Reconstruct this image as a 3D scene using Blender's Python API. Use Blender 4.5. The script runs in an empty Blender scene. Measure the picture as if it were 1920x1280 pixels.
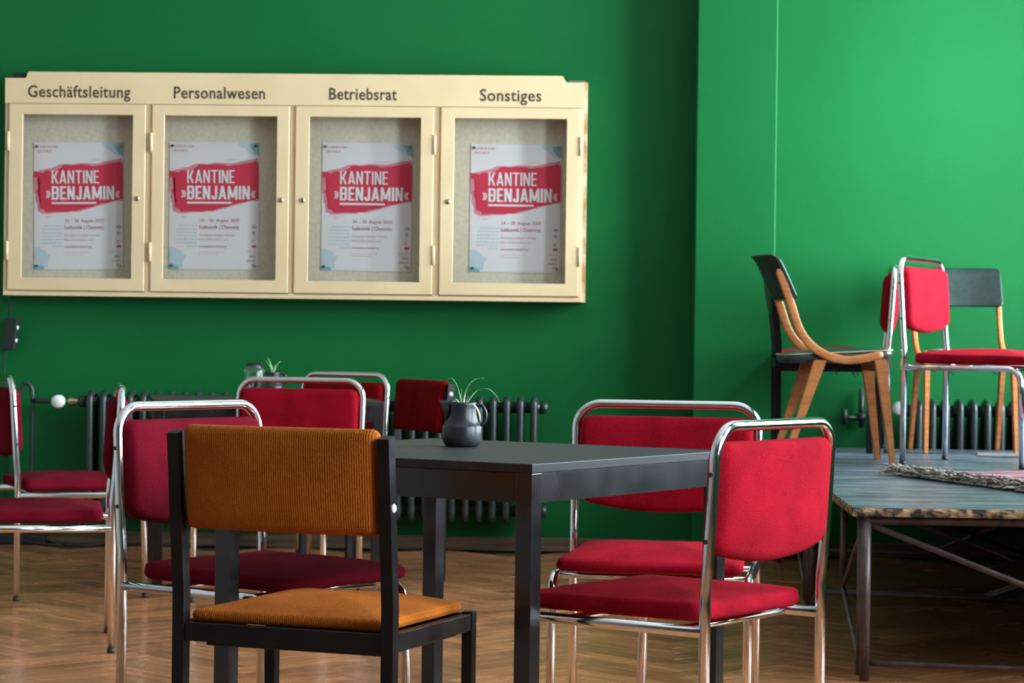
import bpy, bmesh, math, random
from mathutils import Vector, Matrix

random.seed(7)
scene = bpy.context.scene
COL = scene.collection
PI = math.pi
R = math.radians

# ------------------------------------------------------------------ camera
FPX = 4500.0
cam_data = bpy.data.cameras.new('camera')
cam_data.sensor_width = 36.0
cam_data.lens = FPX / 1920.0 * 36.0
cam_data.clip_start = 0.05
cam_data.clip_end = 200
cam_data.dof.use_dof = True
cam_data.dof.focus_distance = 5.3
cam_data.dof.aperture_fstop = 12.0
cam = bpy.data.objects.new('camera', cam_data)
COL.objects.link(cam)
pitch, roll = -12 / FPX, 0.013
fwd = Vector((0, math.cos(pitch), math.sin(pitch)))
r0 = Vector((1, 0, 0))
u0 = r0.cross(fwd)
rt = r0 * math.cos(roll) + u0 * math.sin(roll)
up = -r0 * math.sin(roll) + u0 * math.cos(roll)
M4 = Matrix((rt, up, -fwd)).transposed().to_4x4()
M4.translation = (0, 0, 1.0)
cam.matrix_world = M4
scene.camera = cam

# ------------------------------------------------------------------ view, world, daylight
vs = scene.view_settings
vs.view_transform = 'Standard'
vs.look = 'None'
vs.gamma = 1.0
vs.use_curve_mapping = False
vs.exposure = 0.0

cy = scene.cycles
cy.max_bounces = 8
cy.diffuse_bounces = 3
cy.glossy_bounces = 4
cy.transparent_max_bounces = 8

world = bpy.data.worlds.new('world')
scene.world = world
world.use_nodes = True
bg = world.node_tree.nodes['Background']
bg.inputs['Color'].default_value = (0.78, 0.89, 1.0, 1)
bg.inputs['Strength'].default_value = 1.0

# the room stands a little askew to the camera: frame u (along back wall), v (into it)
YAW = math.atan(.043)
UX, UY = math.cos(YAW), -math.sin(YAW)
VX, VY = math.sin(YAW), math.cos(YAW)
OY = 11.15
WALL_RIGHT, WALL_LEFT, WALL_REAR, CEIL = 3.35, -4.6, -13.6, 3.9


def W(u, v, z=0.0):
    return Vector((UX * u + VX * v, OY + UY * u + VY * v, z))


WINDOWS = [(-1.30, 1.8), (-4.15, 1.4), (-6.40, 1.2), (-8.60, 1.2)]   # centre v, width
WIN_Z0, WIN_Z1 = 0.85, 3.45
WIN_POWER = [660, 410, 330, 330]
for (vc, wd), pw in zip(WINDOWS, WIN_POWER):
    ld = bpy.data.lights.new('window_daylight', 'AREA')
    ld.shape = 'RECTANGLE'
    ld.size = wd
    ld.size_y = WIN_Z1 - WIN_Z0
    ld.energy = pw
    ld.color = (0.77, 0.885, 1.0)
    lo = bpy.data.objects.new('window_daylight', ld)
    COL.objects.link(lo)
    lo.location = W(WALL_RIGHT + .32, vc, (WIN_Z0 + WIN_Z1) / 2)
    d = Vector((-UX, -UY, -0.12)).normalized()
    lo.rotation_euler = d.to_track_quat('-Z', 'Y').to_euler()


# ------------------------------------------------------------------ materials
def mat(name, color, rough=0.5, metal=0.0, **kw):
    m = bpy.data.materials.new(name)
    m.use_nodes = True
    b = m.node_tree.nodes['Principled BSDF']
    b.inputs['Base Color'].default_value = (*color, 1)
    b.inputs['Roughness'].default_value = rough
    b.inputs['Metallic'].default_value = metal
    for k, v in kw.items():
        b.inputs[k.replace('_', ' ')].default_value = v
    m['bsdf'] = b.name
    return m


def nodes_of(m):
    nt = m.node_tree
    return nt, nt.nodes, nt.links, nt.nodes['Principled BSDF']


def add_noise(m, scale=20, c1=None, c2=None, lo=.35, hi=.65, bump=0, bscale=None, bdist=.002, detail=4,
              coord='Object', stretch=(1, 1, 1), rough=None):
    """procedural colour variation and fine relief"""
    nt, N, L, b = nodes_of(m)
    tc = N.new('ShaderNodeTexCoord')
    mp = N.new('ShaderNodeMapping')
    mp.inputs['Scale'].default_value = stretch
    L.new(tc.outputs[coord], mp.inputs['Vector'])
    if c1 is not None:
        n = N.new('ShaderNodeTexNoise')
        n.inputs['Scale'].default_value = scale
        n.inputs['Detail'].default_value = detail
        L.new(mp.outputs[0], n.inputs['Vector'])
        r = N.new('ShaderNodeValToRGB')
        r.color_ramp.elements[0].position = lo
        r.color_ramp.elements[1].position = hi
        r.color_ramp.elements[0].color = (*c1, 1)
        r.color_ramp.elements[1].color = (*c2, 1)
        L.new(n.outputs['Fac'], r.inputs['Fac'])
        L.new(r.outputs[0], b.inputs['Base Color'])
        if rough:
            mr = N.new('ShaderNodeMapRange')
            mr.inputs['To Min'].default_value = rough[0]
            mr.inputs['To Max'].default_value = rough[1]
            L.new(n.outputs['Fac'], mr.inputs['Value'])
            L.new(mr.outputs[0], b.inputs['Roughness'])
    if bump:
        n2 = N.new('ShaderNodeTexNoise')
        n2.inputs['Scale'].default_value = bscale or scale
        n2.inputs['Detail'].default_value = 3
        L.new(mp.outputs[0], n2.inputs['Vector'])
        bp = N.new('ShaderNodeBump')
        bp.inputs['Strength'].default_value = bump
        bp.inputs['Distance'].default_value = bdist
        L.new(n2.outputs['Fac'], bp.inputs['Height'])
        L.new(bp.outputs[0], b.inputs['Normal'])
    return m


GREEN = (0.0025, 0.118, 0.028)
m_wall = add_noise(mat('green_wall_paint', GREEN, .5, Specular_IOR_Level=.22), 1.3, (0.0021, 0.112, 0.024), (0.0026, 0.124, 0.028),
                   bump=.18, bscale=55, bdist=.003)
m_ceil = mat('white_ceiling', (.6, .6, .58), .8)
m_plain = mat('rear_wall_paint', (.30, .30, .295), .8)
m_cream = add_noise(mat('cream_lacquer', (.77, .565, .32), .42), 4, (.75, .545, .31), (.79, .59, .345), bump=.08, bscale=60)
m_tanwood = add_noise(mat('bare_plywood_edge', (.5, .27, .12), .8), 9, (.42, .21, .09), (.66, .52, .36), stretch=(1, 1, 1), lo=.42, hi=.6)
m_felt = add_noise(mat('grey_felt', (.74, .66, .52), .95), 60, (.70, .62, .48), (.78, .70, .56), bump=.3, bscale=250, bdist=.001)
m_letter = mat('dark_lettering', (.045, .028, .018), .6)
m_brass = mat('lock_metal', (.62, .52, .33), .35, 1.0)
m_black = mat('black_slot', (.008, .008, .008), .6)
m_paper = mat('poster_paper', (.82, .77, .78), .7)
m_pred = mat('poster_red', (.68, .035, .08), .7)
m_ppink = mat('poster_pink', (.74, .26, .32), .7)
m_ppale = mat('poster_pale_pink', (.80, .60, .63), .7)
m_pwhite = mat('poster_white', (.86, .83, .85), .7)
m_ptext = mat('poster_red_text', (.55, .16, .19), .7)
m_ptext2 = mat('poster_pale_text', (.66, .44, .46), .7)
m_pblue = mat('poster_pale_blue', (.55, .66, .74), .7)
m_pteal = mat('poster_teal', (.25, .47, .54), .7)
m_pgrey = mat('poster_grey', (.42, .43, .48), .7)


def glass_mat(name, fac=.06, tint=(1, 1, 1), rough=.02):
    m = bpy.data.materials.new(name)
    m.use_nodes = True
    nt = m.node_tree
    nt.nodes.clear()
    o = nt.nodes.new('ShaderNodeOutputMaterial')
    mx = nt.nodes.new('ShaderNodeMixShader')
    t = nt.nodes.new('ShaderNodeBsdfTransparent')
    g = nt.nodes.new('ShaderNodeBsdfGlossy')
    fr = nt.nodes.new('ShaderNodeLayerWeight')
    fr.inputs['Blend'].default_value = fac
    t.inputs[0].default_value = (*tint, 1)
    g.inputs['Roughness'].default_value = rough
    nt.links.new(fr.outputs['Fresnel'], mx.inputs[0])
    nt.links.new(t.outputs[0], mx.inputs[1])
    nt.links.new(g.outputs[0], mx.inputs[2])
    nt.links.new(mx.outputs[0], o.inputs[0])
    return m


m_pane = glass_mat('pane_glass', .08, (.985, .99, .985))
m_winpane = glass_mat('window_glass', .2, (.97, .99, .98))
m_jar = mat('jar_glass', (.95, .98, .97), .02, Transmission_Weight=1.0, IOR=1.45)

m_chrome = add_noise(mat('chrome_tube', (.78, .78, .80), .11, 1.0), 1, None, None, bump=.05, bscale=30, bdist=.001)
m_rubber = mat('black_rubber', (.012, .012, .013), .6)
m_screw = mat('dark_screw', (.03, .02, .02), .5)
m_steel = add_noise(mat('black_painted_steel', (.006, .0055, .006), .36, Specular_IOR_Level=.26), 14, (.004, .0036, .004), (.009, .008, .0085), bump=.1, bscale=80, rough=(.24, .42))
m_tsteel = add_noise(mat('black_table_lacquer', (.006, .0055, .007), .3, Specular_IOR_Level=.6), 10, (.005, .0046, .006), (.010, .009, .011), bump=.06, bscale=60, rough=(.18, .34))
m_tabletop = add_noise(mat('black_wood_tabletop', (.014, .014, .015), .5, Specular_IOR_Level=.32), 30, (.010, .010, .011), (.020, .020, .021),
                       stretch=(1, 14, 1), bump=.12, bscale=60, rough=(.40, .56))
m_bolt = mat('white_bolt', (.85, .85, .86), .3)


def fabric(name, col, var=.34, rib=False, bump=1.0, sheen=.04):
    m = mat(name, col, .95)
    nt, N, L, b = nodes_of(m)
    b.inputs['Sheen Weight'].default_value = sheen
    b.inputs['Sheen Roughness'].default_value = .5
    b.inputs['Sheen Tint'].default_value = (*[min(1, c * 1.1 + .12) for c in col], 1)
    b.inputs['Specular IOR Level'].default_value = .04
    tc = N.new('ShaderNodeTexCoord')
    n = N.new('ShaderNodeTexNoise')
    n.inputs['Scale'].default_value = 330 if not rib else 260
    n.inputs['Detail'].default_value = 3
    L.new(tc.outputs['Object'], n.inputs['Vector'])
    n2 = N.new('ShaderNodeTexNoise')
    n2.inputs['Scale'].default_value = 9
    n2.inputs['Detail'].default_value = 3
    L.new(tc.outputs['Object'], n2.inputs['Vector'])
    mx = N.new('ShaderNodeMath')
    mx.operation = 'ADD'
    L.new(n.outputs['Fac'], mx.inputs[0])
    L.new(n2.outputs['Fac'], mx.inputs[1])
    r = N.new('ShaderNodeValToRGB')
    r.color_ramp.elements[0].position = .35
    r.color_ramp.elements[1].position = .65
    r.color_ramp.elements[0].color = (*[c * (1 - var) for c in col], 1)
    r.color_ramp.elements[1].color = (*[min(1, c * (1 + var)) for c in col], 1)
    h = N.new('ShaderNodeMath')
    h.operation = 'MULTIPLY'
    h.inputs[1].default_value = .5
    L.new(mx.outputs[0], h.inputs[0])
    bp = N.new('ShaderNodeBump')
    bp.inputs['Strength'].default_value = bump
    bp.inputs['Distance'].default_value = .0025 if not rib else .002
    if rib:
        w = N.new('ShaderNodeTexWave')
        w.wave_type = 'BANDS'
        w.bands_direction = 'X'
        w.inputs['Scale'].default_value = 62
        w.inputs['Distortion'].default_value = 1.2
        w.inputs['Detail'].default_value = 1
        w.inputs['Detail Scale'].default_value = 6
        L.new(tc.outputs['Object'], w.inputs['Vector'])
        q = N.new('ShaderNodeMath')
        q.operation = 'MULTIPLY_ADD'
        q.inputs[1].default_value = .45
        L.new(w.outputs['Fac'], q.inputs[0])
        L.new(n.outputs['Fac'], q.inputs[2])
        L.new(q.outputs[0], bp.inputs['Height'])
        q2 = N.new('ShaderNodeMath')
        q2.operation = 'MULTIPLY_ADD'
        q2.inputs[1].default_value = .16
        L.new(w.outputs['Fac'], q2.inputs[0])
        L.new(h.outputs[0], q2.inputs[2])
        q3 = N.new('ShaderNodeMath')
        q3.operation = 'SUBTRACT'
        q3.inputs[1].default_value = .08
        L.new(q2.outputs[0], q3.inputs[0])
        L.new(q3.outputs[0], r.inputs['Fac'])
    else:
        L.new(n.outputs['Fac'], bp.inputs['Height'])
        L.new(h.outputs[0], r.inputs['Fac'])
    L.new(r.outputs[0], b.inputs['Base Color'])
    L.new(bp.outputs[0], b.inputs['Normal'])
    return m


m_red = fabric('bright_red_boucle', (.265, .0040, .0125))
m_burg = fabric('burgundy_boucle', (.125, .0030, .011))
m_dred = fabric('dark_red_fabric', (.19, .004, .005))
m_orange = fabric('orange_corduroy', (.34, .089, .011), rib=True, var=.26, sheen=.12)

m_bent = add_noise(mat('honey_bentwood', (.46, .15, .038), .4), 12, (.39, .120, .028), (.52, .185, .052), stretch=(1, 1, 6), bump=.05)
m_vinyl = add_noise(mat('dark_green_vinyl', (.018, .032, .028), .34), 40, (.016, .028, .025), (.024, .040, .035), bump=.1, bscale=300, bdist=.0006)
m_piping = mat('cream_piping', (.50, .42, .30), .5)
m_rad = add_noise(mat('radiator_paint', (.022, .035, .032), .33), 30, (.018, .030, .027), (.032, .046, .042), bump=.2, bscale=40)
m_white = mat('white_plastic', (.80, .80, .80), .4)
m_skirt = add_noise(mat('brown_baseboard', (.13, .075, .04), .45), 12, (.085, .048, .026), (.17, .10, .055), stretch=(.3, 1, 4), bump=.1)
m_pitch = mat('gunmetal_glaze', (.030, .030, .036), .34, .35)
m_soil = mat('dark_soil', (.02, .015, .01), .95)
m_leaf = add_noise(mat('spider_plant_leaf', (.45, .55, .30), .45), 30, (.30, .45, .18), (.72, .74, .56), lo=.4, hi=.6)
m_leafg = mat('green_leaf', (.22, .42, .14), .5)
m_rust = add_noise(mat('brown_steel_tube', (.07, .042, .042), .38), 25, (.055, .032, .032), (.095, .062, .062), bump=.12, bscale=60)
m_deck = add_noise(mat('worn_blue_deck_paint', (.06, .075, .09), .36), 5, (.033, .045, .066), (.19, .215, .235), lo=.44, hi=.74,
                   stretch=(.9, 7, 1), bump=.25, bscale=14, rough=(.12, .55), detail=9, bdist=.001)
m_edge = add_noise(mat('chipped_plywood_edge', (.2, .12, .06), .85), 28, (.02, .016, .014), (.42, .25, .12), lo=.42, hi=.62, detail=6, bump=.6, bscale=60)
m_rug = add_noise(mat('red_rug_pile', (.3, .08, .08), .95), 14, (.32, .06, .05), (.30, .16, .22), lo=.45, hi=.55, bump=.6, bscale=200)
m_fringe = add_noise(mat('raw_wool_fringe', (.36, .29, .21), .95), 30, (.13, .105, .082), (.34, .29, .235), bump=.5, bscale=150)
m_plank = add_noise(mat('plain_pine', (.22, .12, .06), .7), 10, (.18, .09, .045), (.28, .16, .08), stretch=(1, 6, 1))
m_greybox = mat('grey_metal', (.22, .23, .25), .5, .6)
m_cable = mat('black_cable', (.012, .012, .014), .55)
m_floorbase = mat('dark_joint', (.07, .035, .015), .7)


def floor_material():
    m = mat('oak_parquet', (.3, .16, .06), .3)
    nt, N, L, b = nodes_of(m)
    uv = N.new('ShaderNodeUVMap')
    uv.uv_map = 'UVMap'
    oi = N.new('ShaderNodeObjectInfo')
    ge = N.new('ShaderNodeNewGeometry')
    ad = N.new('ShaderNodeMath')
    ad.operation = 'ADD'
    L.new(oi.outputs['Random'], ad.inputs[0])
    L.new(ge.outputs['Random Per Island'], ad.inputs[1])
    fr = N.new('ShaderNodeMath')
    fr.operation = 'FRACT'
    L.new(ad.outputs[0], fr.inputs[0])
    sc = N.new('ShaderNodeVectorMath')
    sc.operation = 'MULTIPLY'
    sc.inputs[1].default_value = (2.2, 26, 1)
    L.new(uv.outputs[0], sc.inputs[0])
    cb = N.new('ShaderNodeCombineXYZ')
    ml = N.new('ShaderNodeMath')
    ml.operation = 'MULTIPLY'
    ml.inputs[1].default_value = 37
    L.new(fr.outputs[0], ml.inputs[0])
    L.new(ml.outputs[0], cb.inputs[2])
    av = N.new('ShaderNodeVectorMath')
    av.operation = 'ADD'
    L.new(sc.outputs[0], av.inputs[0])
    L.new(cb.outputs[0], av.inputs[1])
    n = N.new('ShaderNodeTexNoise')
    n.inputs['Scale'].default_value = 1.6
    n.inputs['Detail'].default_value = 4
    n.inputs['Distortion'].default_value = .4
    L.new(av.outputs[0], n.inputs['Vector'])
    r = N.new('ShaderNodeValToRGB')
    e = r.color_ramp.elements
    e[0].position, e[0].color = .22, (.195, .068, .024, 1)
    e[1].position, e[1].color = .78, (.46, .195, .080, 1)
    L.new(n.outputs['Fac'], r.inputs['Fac'])
    hs = N.new('ShaderNodeHueSaturation')
    mr = N.new('ShaderNodeMapRange')
    mr.inputs['To Min'].default_value = .72
    mr.inputs['To Max'].default_value = 1.22
    L.new(fr.outputs[0], mr.inputs['Value'])
    L.new(mr.outputs[0], hs.inputs['Value'])
    L.new(r.outputs[0], hs.inputs['Color'])
    L.new(hs.outputs[0], b.inputs['Base Color'])
    tc = N.new('ShaderNodeTexCoord')
    n3 = N.new('ShaderNodeTexNoise')
    n3.inputs['Scale'].default_value = 5
    n3.inputs['Detail'].default_value = 5
    L.new(ge.outputs['Position'], n3.inputs['Vector'])
    m3 = N.new('ShaderNodeMapRange')
    m3.inputs['From Min'].default_value = .3
    m3.inputs['From Max'].default_value = .7
    m3.inputs['To Min'].default_value = .12
    m3.inputs['To Max'].default_value = .30
    L.new(n3.outputs['Fac'], m3.inputs['Value'])
    L.new(m3.outputs[0], b.inputs['Roughness'])
    bp = N.new('ShaderNodeBump')
    bp.inputs['Strength'].default_value = .12
    bp.inputs['Distance'].default_value = .001
    L.new(n.outputs['Fac'], bp.inputs['Height'])
    L.new(bp.outputs[0], b.inputs['Normal'])
    return m


m_floor = floor_material()


# ------------------------------------------------------------------ mesh helpers
class MB:
    """collects faces; build() links them as one mesh object"""

    def __init__(s):
        s.v, s.f, s.sm, s.uv = [], [], [], {}

    def add(s, vs, fs, smooth=False):
        o = len(s.v)
        s.v += [tuple(p) for p in vs]
        s.f += [tuple(i + o for i in f) for f in fs]
        s.sm += [smooth] * len(fs)
        return s

    def box(s, x0, x1, y0, y1, z0, z1, bev=0.0):
        if bev <= 0:
            vs = [(x, y, z) for z in (z0, z1) for y in (y0, y1) for x in (x0, x1)]
            return s.add(vs, [(0, 2, 3, 1), (4, 5, 7, 6), (0, 1, 5, 4), (2, 6, 7, 3), (0, 4, 6, 2), (1, 3, 7, 5)])
        bm = bmesh.new()
        bmesh.ops.create_cube(bm, size=1.0)
        for q in bm.verts:
            q.co = ((x0 + x1) / 2 + q.co.x * (x1 - x0), (y0 + y1) / 2 + q.co.y * (y1 - y0), (z0 + z1) / 2 + q.co.z * (z1 - z0))
        bmesh.ops.bevel(bm, geom=list(bm.edges), offset=bev, segments=2, affect='EDGES', profile=.5)
        bm.verts.index_update()
        s.add([q.co.copy() for q in bm.verts], [[q.index for q in f.verts] for f in bm.faces])
        bm.free()
        return s

    def bar(s, a, b, w, h, up=(0, 0, 1), bev=.0):
        """square bar from a to b, w across, h along up"""
        a, b = Vector(a), Vector(b)
        d = (b - a)
        ln = d.length
        d.normalize()
        upv = Vector(up)
        x = upv.cross(d)
        if x.length < 1e-4:
            x = Vector((1, 0, 0)).cross(d)
        x.normalize()
        y = d.cross(x)
        t = MB()
        t.box(-w / 2, w / 2, -h / 2, h / 2, 0, ln, bev)
        s.add([a + x * p[0] + y * p[1] + d * p[2] for p in t.v], t.f)
        return s

    def tube(s, pts, r, n=12, closed=False, caps=True, rz=None, smooth=True):
        pts = [Vector(p) for p in pts]
        m = len(pts)
        rs = r if isinstance(r, (list, tuple)) else [r] * m
        tang = []
        for i in range(m):
            if closed:
                t = pts[(i + 1) % m] - pts[i - 1]
            else:
                t = pts[min(i + 1, m - 1)] - pts[max(i - 1, 0)]
            tang.append(t.normalized())
        ref = Vector((0, 0, 1)) if abs(tang[0].z) < .9 else Vector((1, 0, 0))
        x = ref.cross(tang[0]).normalized()
        vs = []
        for i in range(m):
            t = tang[i]
            x = (x - t * x.dot(t)).normalized()
            y = t.cross(x)
            for k in range(n):
                a = 2 * PI * k / n
                vs.append(pts[i] + (x * math.cos(a) + y * math.sin(a)) * rs[i])
        fs = []
        for i in range(m if closed else m - 1):
            j = (i + 1) % m
            for k in range(n):
                k2 = (k + 1) % n
                fs.append((i * n + k, i * n + k2, j * n + k2, j * n + k))
        s.add(vs, fs, smooth)
        if caps and not closed:
            o = len(s.v) - m * n
            s.f += [tuple(o + k for k in reversed(range(n))), tuple(o + (m - 1) * n + k for k in range(n))]
            s.sm += [False, False]
        return s

    def lathe(s, prof, n=32, c=(0, 0, 0), axis='z', smooth=True):
        vs, fs = [], []
        for (r, z) in prof:
            for k in range(n):
                a = 2 * PI * k / n
                p = (r * math.cos(a), r * math.sin(a), z)
                if axis == 'x':
                    p = (p[2], p[0], p[1])
                elif axis == 'y':
                    p = (p[0], p[2], p[1])
                vs.append((c[0] + p[0], c[1] + p[1], c[2] + p[2]))
        for i in range(len(prof) - 1):
            for k in range(n):
                k2 = (k + 1) % n
                f = (i * n + k, i * n + k2, (i + 1) * n + k2, (i + 1) * n + k)
                fs.append(f if axis != 'y' else f[::-1])
        s.add(vs, fs, smooth)
        return s

    def prism(s, poly, y0, y1):
        """polygon in x,z extruded along y"""
        n = len(poly)
        vs = [(p[0], y0, p[1]) for p in poly] + [(p[0], y1, p[1]) for p in poly]
        fs = [tuple(range(n)), tuple(reversed(range(n, 2 * n)))] + [(i, i + n, (i + 1) % n + n, (i + 1) % n) for i in range(n)]
        return s.add(vs, fs)

    def xform(s, fn):
        s.v = [tuple(fn(*p)) for p in s.v]
        return s

    def mesh(s, name, m):
        me = bpy.data.meshes.new(name)
        me.from_pydata(s.v, [], s.f)
        me.polygons.foreach_set('use_smooth', s.sm)
        for x in (m if isinstance(m, (list, tuple)) else [m]):
            me.materials.append(x)
        bm = bmesh.new()
        bm.from_mesh(me)
        bmesh.ops.recalc_face_normals(bm, faces=bm.faces)
        bm.to_mesh(me)
        bm.free()
        me.update()
        return me

    def build(s, name, m, parent=None, label=None):
        o = bpy.data.objects.new(name, s.mesh(name, m))
        COL.objects.link(o)
        if parent is not None:
            o.parent = parent
        if label:
            o['label'] = label
        return o


def link(name, me, parent=None):
    o = bpy.data.objects.new(name, me)
    COL.objects.link(o)
    if parent is not None:
        o.parent = parent
    return o


def thing(name, label, cat, loc=(0, 0, 0), rz=0.0, group=None):
    o = bpy.data.objects.new(name, None)
    o.empty_display_size = .1
    COL.objects.link(o)
    o.location = loc
    o.rotation_euler = (0, 0, rz)
    o['label'] = label
    o['category'] = cat
    if group:
        o['group'] = group
    return o


def tag(o, label, cat, group=None):
    o['label'] = label
    o['category'] = cat
    if group:
        o['group'] = group
    return o


def struct(o):
    o['kind'] = 'structure'
    return o


def copy_tree(root, loc=None, rz=None, label=None, parent=None, swap=None):
    c = root.copy()
    COL.objects.link(c)
    c.parent = parent
    if loc is not None:
        c.location = loc
    if rz is not None:
        c.rotation_euler = (0, 0, rz)
    if label:
        c['label'] = label
    for ch in list(root.children):
        copy_tree(ch, parent=c, swap=swap)
    if swap and c.type == 'MESH' and c.data.materials and c.data.materials[0].name in swap:
        c.data = c.data.copy()
        c.data.materials[0] = swap[root.data.materials[0].name]
    return c


def fillet(pts, rad, seg=7):
    """round the inner corners of a polyline"""
    pts = [Vector(p) for p in pts]
    out = [pts[0]]
    for i in range(1, len(pts) - 1):
        a, b, c = pts[i - 1], pts[i], pts[i + 1]
        r = rad[i - 1] if isinstance(rad, (list, tuple)) else rad
        d1, d2 = (a - b).normalized(), (c - b).normalized()
        ang = d1.angle(d2)
        if abs(ang - PI) < .02 or r <= 0:
            out.append(b)
            continue
        t = min(r / math.tan(ang / 2), (a - b).length * .49, (c - b).length * .49)
        p1, p2 = b + d1 * t, b + d2 * t
        cen = b + (d1 + d2).normalized() * (t / math.cos(ang / 2))
        v1, v2 = p1 - cen, p2 - cen
        tot = v1.angle(v2)
        ax = v1.cross(v2).normalized()
        for k in range(seg + 1):
            out.append(cen + Matrix.Rotation(tot * k / seg, 3, ax) @ v1)
    out.append(pts[-1])
    return out


def smooth_path(pts, seg=6):
    """Catmull-Rom through points"""
    pts = [Vector(p) for p in pts]
    P = [pts[0] * 2 - pts[1]] + pts + [pts[-1] * 2 - pts[-2]]
    out = []
    for i in range(1, len(P) - 2):
        p0, p1, p2, p3 = P[i - 1:i + 3]
        for k in range(seg):
            t = k / seg
            out.append(.5 * ((2 * p1) + (p2 - p0) * t + (2 * p0 - 5 * p1 + 4 * p2 - p3) * t * t + (3 * p1 - p0 - 3 * p2 + p3) * t ** 3))
    out.append(pts[-1])
    return out


def rrect(w, h, rc, n=8):
    """rounded rectangle outline; rc: one radius or four (tr, tl, bl, br)"""
    rc = rc if isinstance(rc, (list, tuple)) else [rc] * 4
    out = []
    for q, (sx, sy) in enumerate([(1, 1), (-1, 1), (-1, -1), (1, -1)]):
        r = rc[q]
        cx, cy = sx * (w / 2 - r), sy * (h / 2 - r)
        for k in range(n + 1):
            a = PI / 2 * q + PI / 2 * k / n
            out.append((cx + r * math.cos(a), cy + r * math.sin(a)))
    # extra points on the long edges for later bending
    res = []
    for i, p in enumerate(out):
        q = out[(i + 1) % len(out)]
        res.append(p)
        d = math.hypot(q[0] - p[0], q[1] - p[1])
        k = int(d / .05)
        for j in range(1, k + 1):
            res.append((p[0] + (q[0] - p[0]) * j / (k + 1), p[1] + (q[1] - p[1]) * j / (k + 1)))
    return res


def cushion(w, h, t, rc, edge=.02, crown=.008, crown_lo=None):
    """padded slab lying in x,y with thickness t along z, soft rim and crowned faces"""
    crown_lo = crown if crown_lo is None else crown_lo
    out = rrect(w, h, rc)
    n = len(out)
    b = MB()
    vs, rings = [], []
    seg = 6
    prof = []
    for k in range(seg + 1):
        a = -PI / 2 + PI * k / seg
        prof.append((edge * (1 - math.cos(a)), t / 2 * math.sin(a)))
    prof = [(.45, -t / 2 - crown_lo), (.28, -t / 2 - crown_lo * .85), (.13, -t / 2 - crown_lo * .5)][0:0] + prof
    allp = []
    for f in (.25, .5, .75):
        allp.append(('s', f, -t / 2 - crown_lo * (1 - f * f)))
    for (i, z) in prof:
        allp.append(('i', i, z))
    for f in (.75, .5, .25):
        allp.append(('s', f, t / 2 + crown * (1 - f * f)))
    for kind, a, z in allp:
        for (x, y) in out:
            if kind == 's':
                sx, sy = a * (1 - 2 * edge / w), a * (1 - 2 * edge / h)
            else:
                sx, sy = 1 - 2 * a / w, 1 - 2 * a / h
            vs.append((x * sx, y * sy, z))
    m = len(allp)
    fs = []
    for i in range(m - 1):
        for k in range(n):
            k2 = (k + 1) % n
            fs.append((i * n + k, i * n + k2, (i + 1) * n + k2, (i + 1) * n + k))
    c0 = len(vs)
    vs.append((0, 0, -t / 2 - crown_lo))
    vs.append((0, 0, t / 2 + crown))
    for k in range(n):
        k2 = (k + 1) % n
        fs.append((c0, k2, k))
        fs.append((c0 + 1, (m - 1) * n + k, (m - 1) * n + k2))
    b.add(vs, fs, True)
    return b


def text_mesh(name, txt, size, m, width=None, offset=0.0, space=1.0, extrude=0.0003, align='LEFT'):
    """lettering as a flat mesh in x,z facing -y; returns mesh datablock scaled to the given width"""
    cu = bpy.data.curves.new(name, 'FONT')
    cu.body = txt
    cu.size = size
    cu.offset = offset
    cu.space_character = space
    cu.align_x = align
    cu.resolution_u = 3
    cu.extrude = extrude
    ob = bpy.data.objects.new(name, cu)
    COL.objects.link(ob)
    dg = bpy.context.evaluated_depsgraph_get()
    dg.update()
    me = bpy.data.meshes.new_from_object(ob.evaluated_get(dg))
    bpy.data.objects.remove(ob)
    bpy.data.curves.remove(cu)
    xs = [q.co.x for q in me.vertices]
    zs = [q.co.y for q in me.vertices]
    x0, x1 = min(xs), max(xs)
    k = (width / (x1 - x0)) if width else 1.0
    for q in me.vertices:
        x, y, z = q.co
        base = x0 if align == 'LEFT' else 0
        q.co = ((x - base) * k, -z, y)
    me.materials.clear()
    me.materials.append(m)
    me.name = name
    return me


# ------------------------------------------------------------------ the room
def wall_box(name, u0, u1, v0, v1, z0, z1, m):
    b = MB().box(u0, u1, v0, v1, z0, z1)
    o = b.build(name, m)
    o.location = W(0, 0)
    o.rotation_euler = (0, 0, -YAW)
    return struct(o)


def room(b, name, m):
    o = b.build(name, m)
    o.location = W(0, 0)
    o.rotation_euler = (0, 0, -YAW)
    return struct(o)


wall_box('wall_back', WALL_LEFT - .3, WALL_RIGHT + .3, 0, .3, -.05, CEIL, m_wall)
pil = MB().box(.835, 1.2, -.2, .01, -.02, CEIL, .006)
room(pil, 'wall_pilaster', m_wall)
wall_box('wall_left', WALL_LEFT - .3, WALL_LEFT, WALL_REAR, 0, -.05, CEIL, m_plain)
wall_box('wall_rear', WALL_LEFT - .3, WALL_RIGHT + .3, WALL_REAR - .3, WALL_REAR, -.05, CEIL, m_plain)
wall_box('ceiling', WALL_LEFT - .3, WALL_RIGHT + .3, WALL_REAR - .3, .3, CEIL, CEIL + .2, m_ceil)
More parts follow.
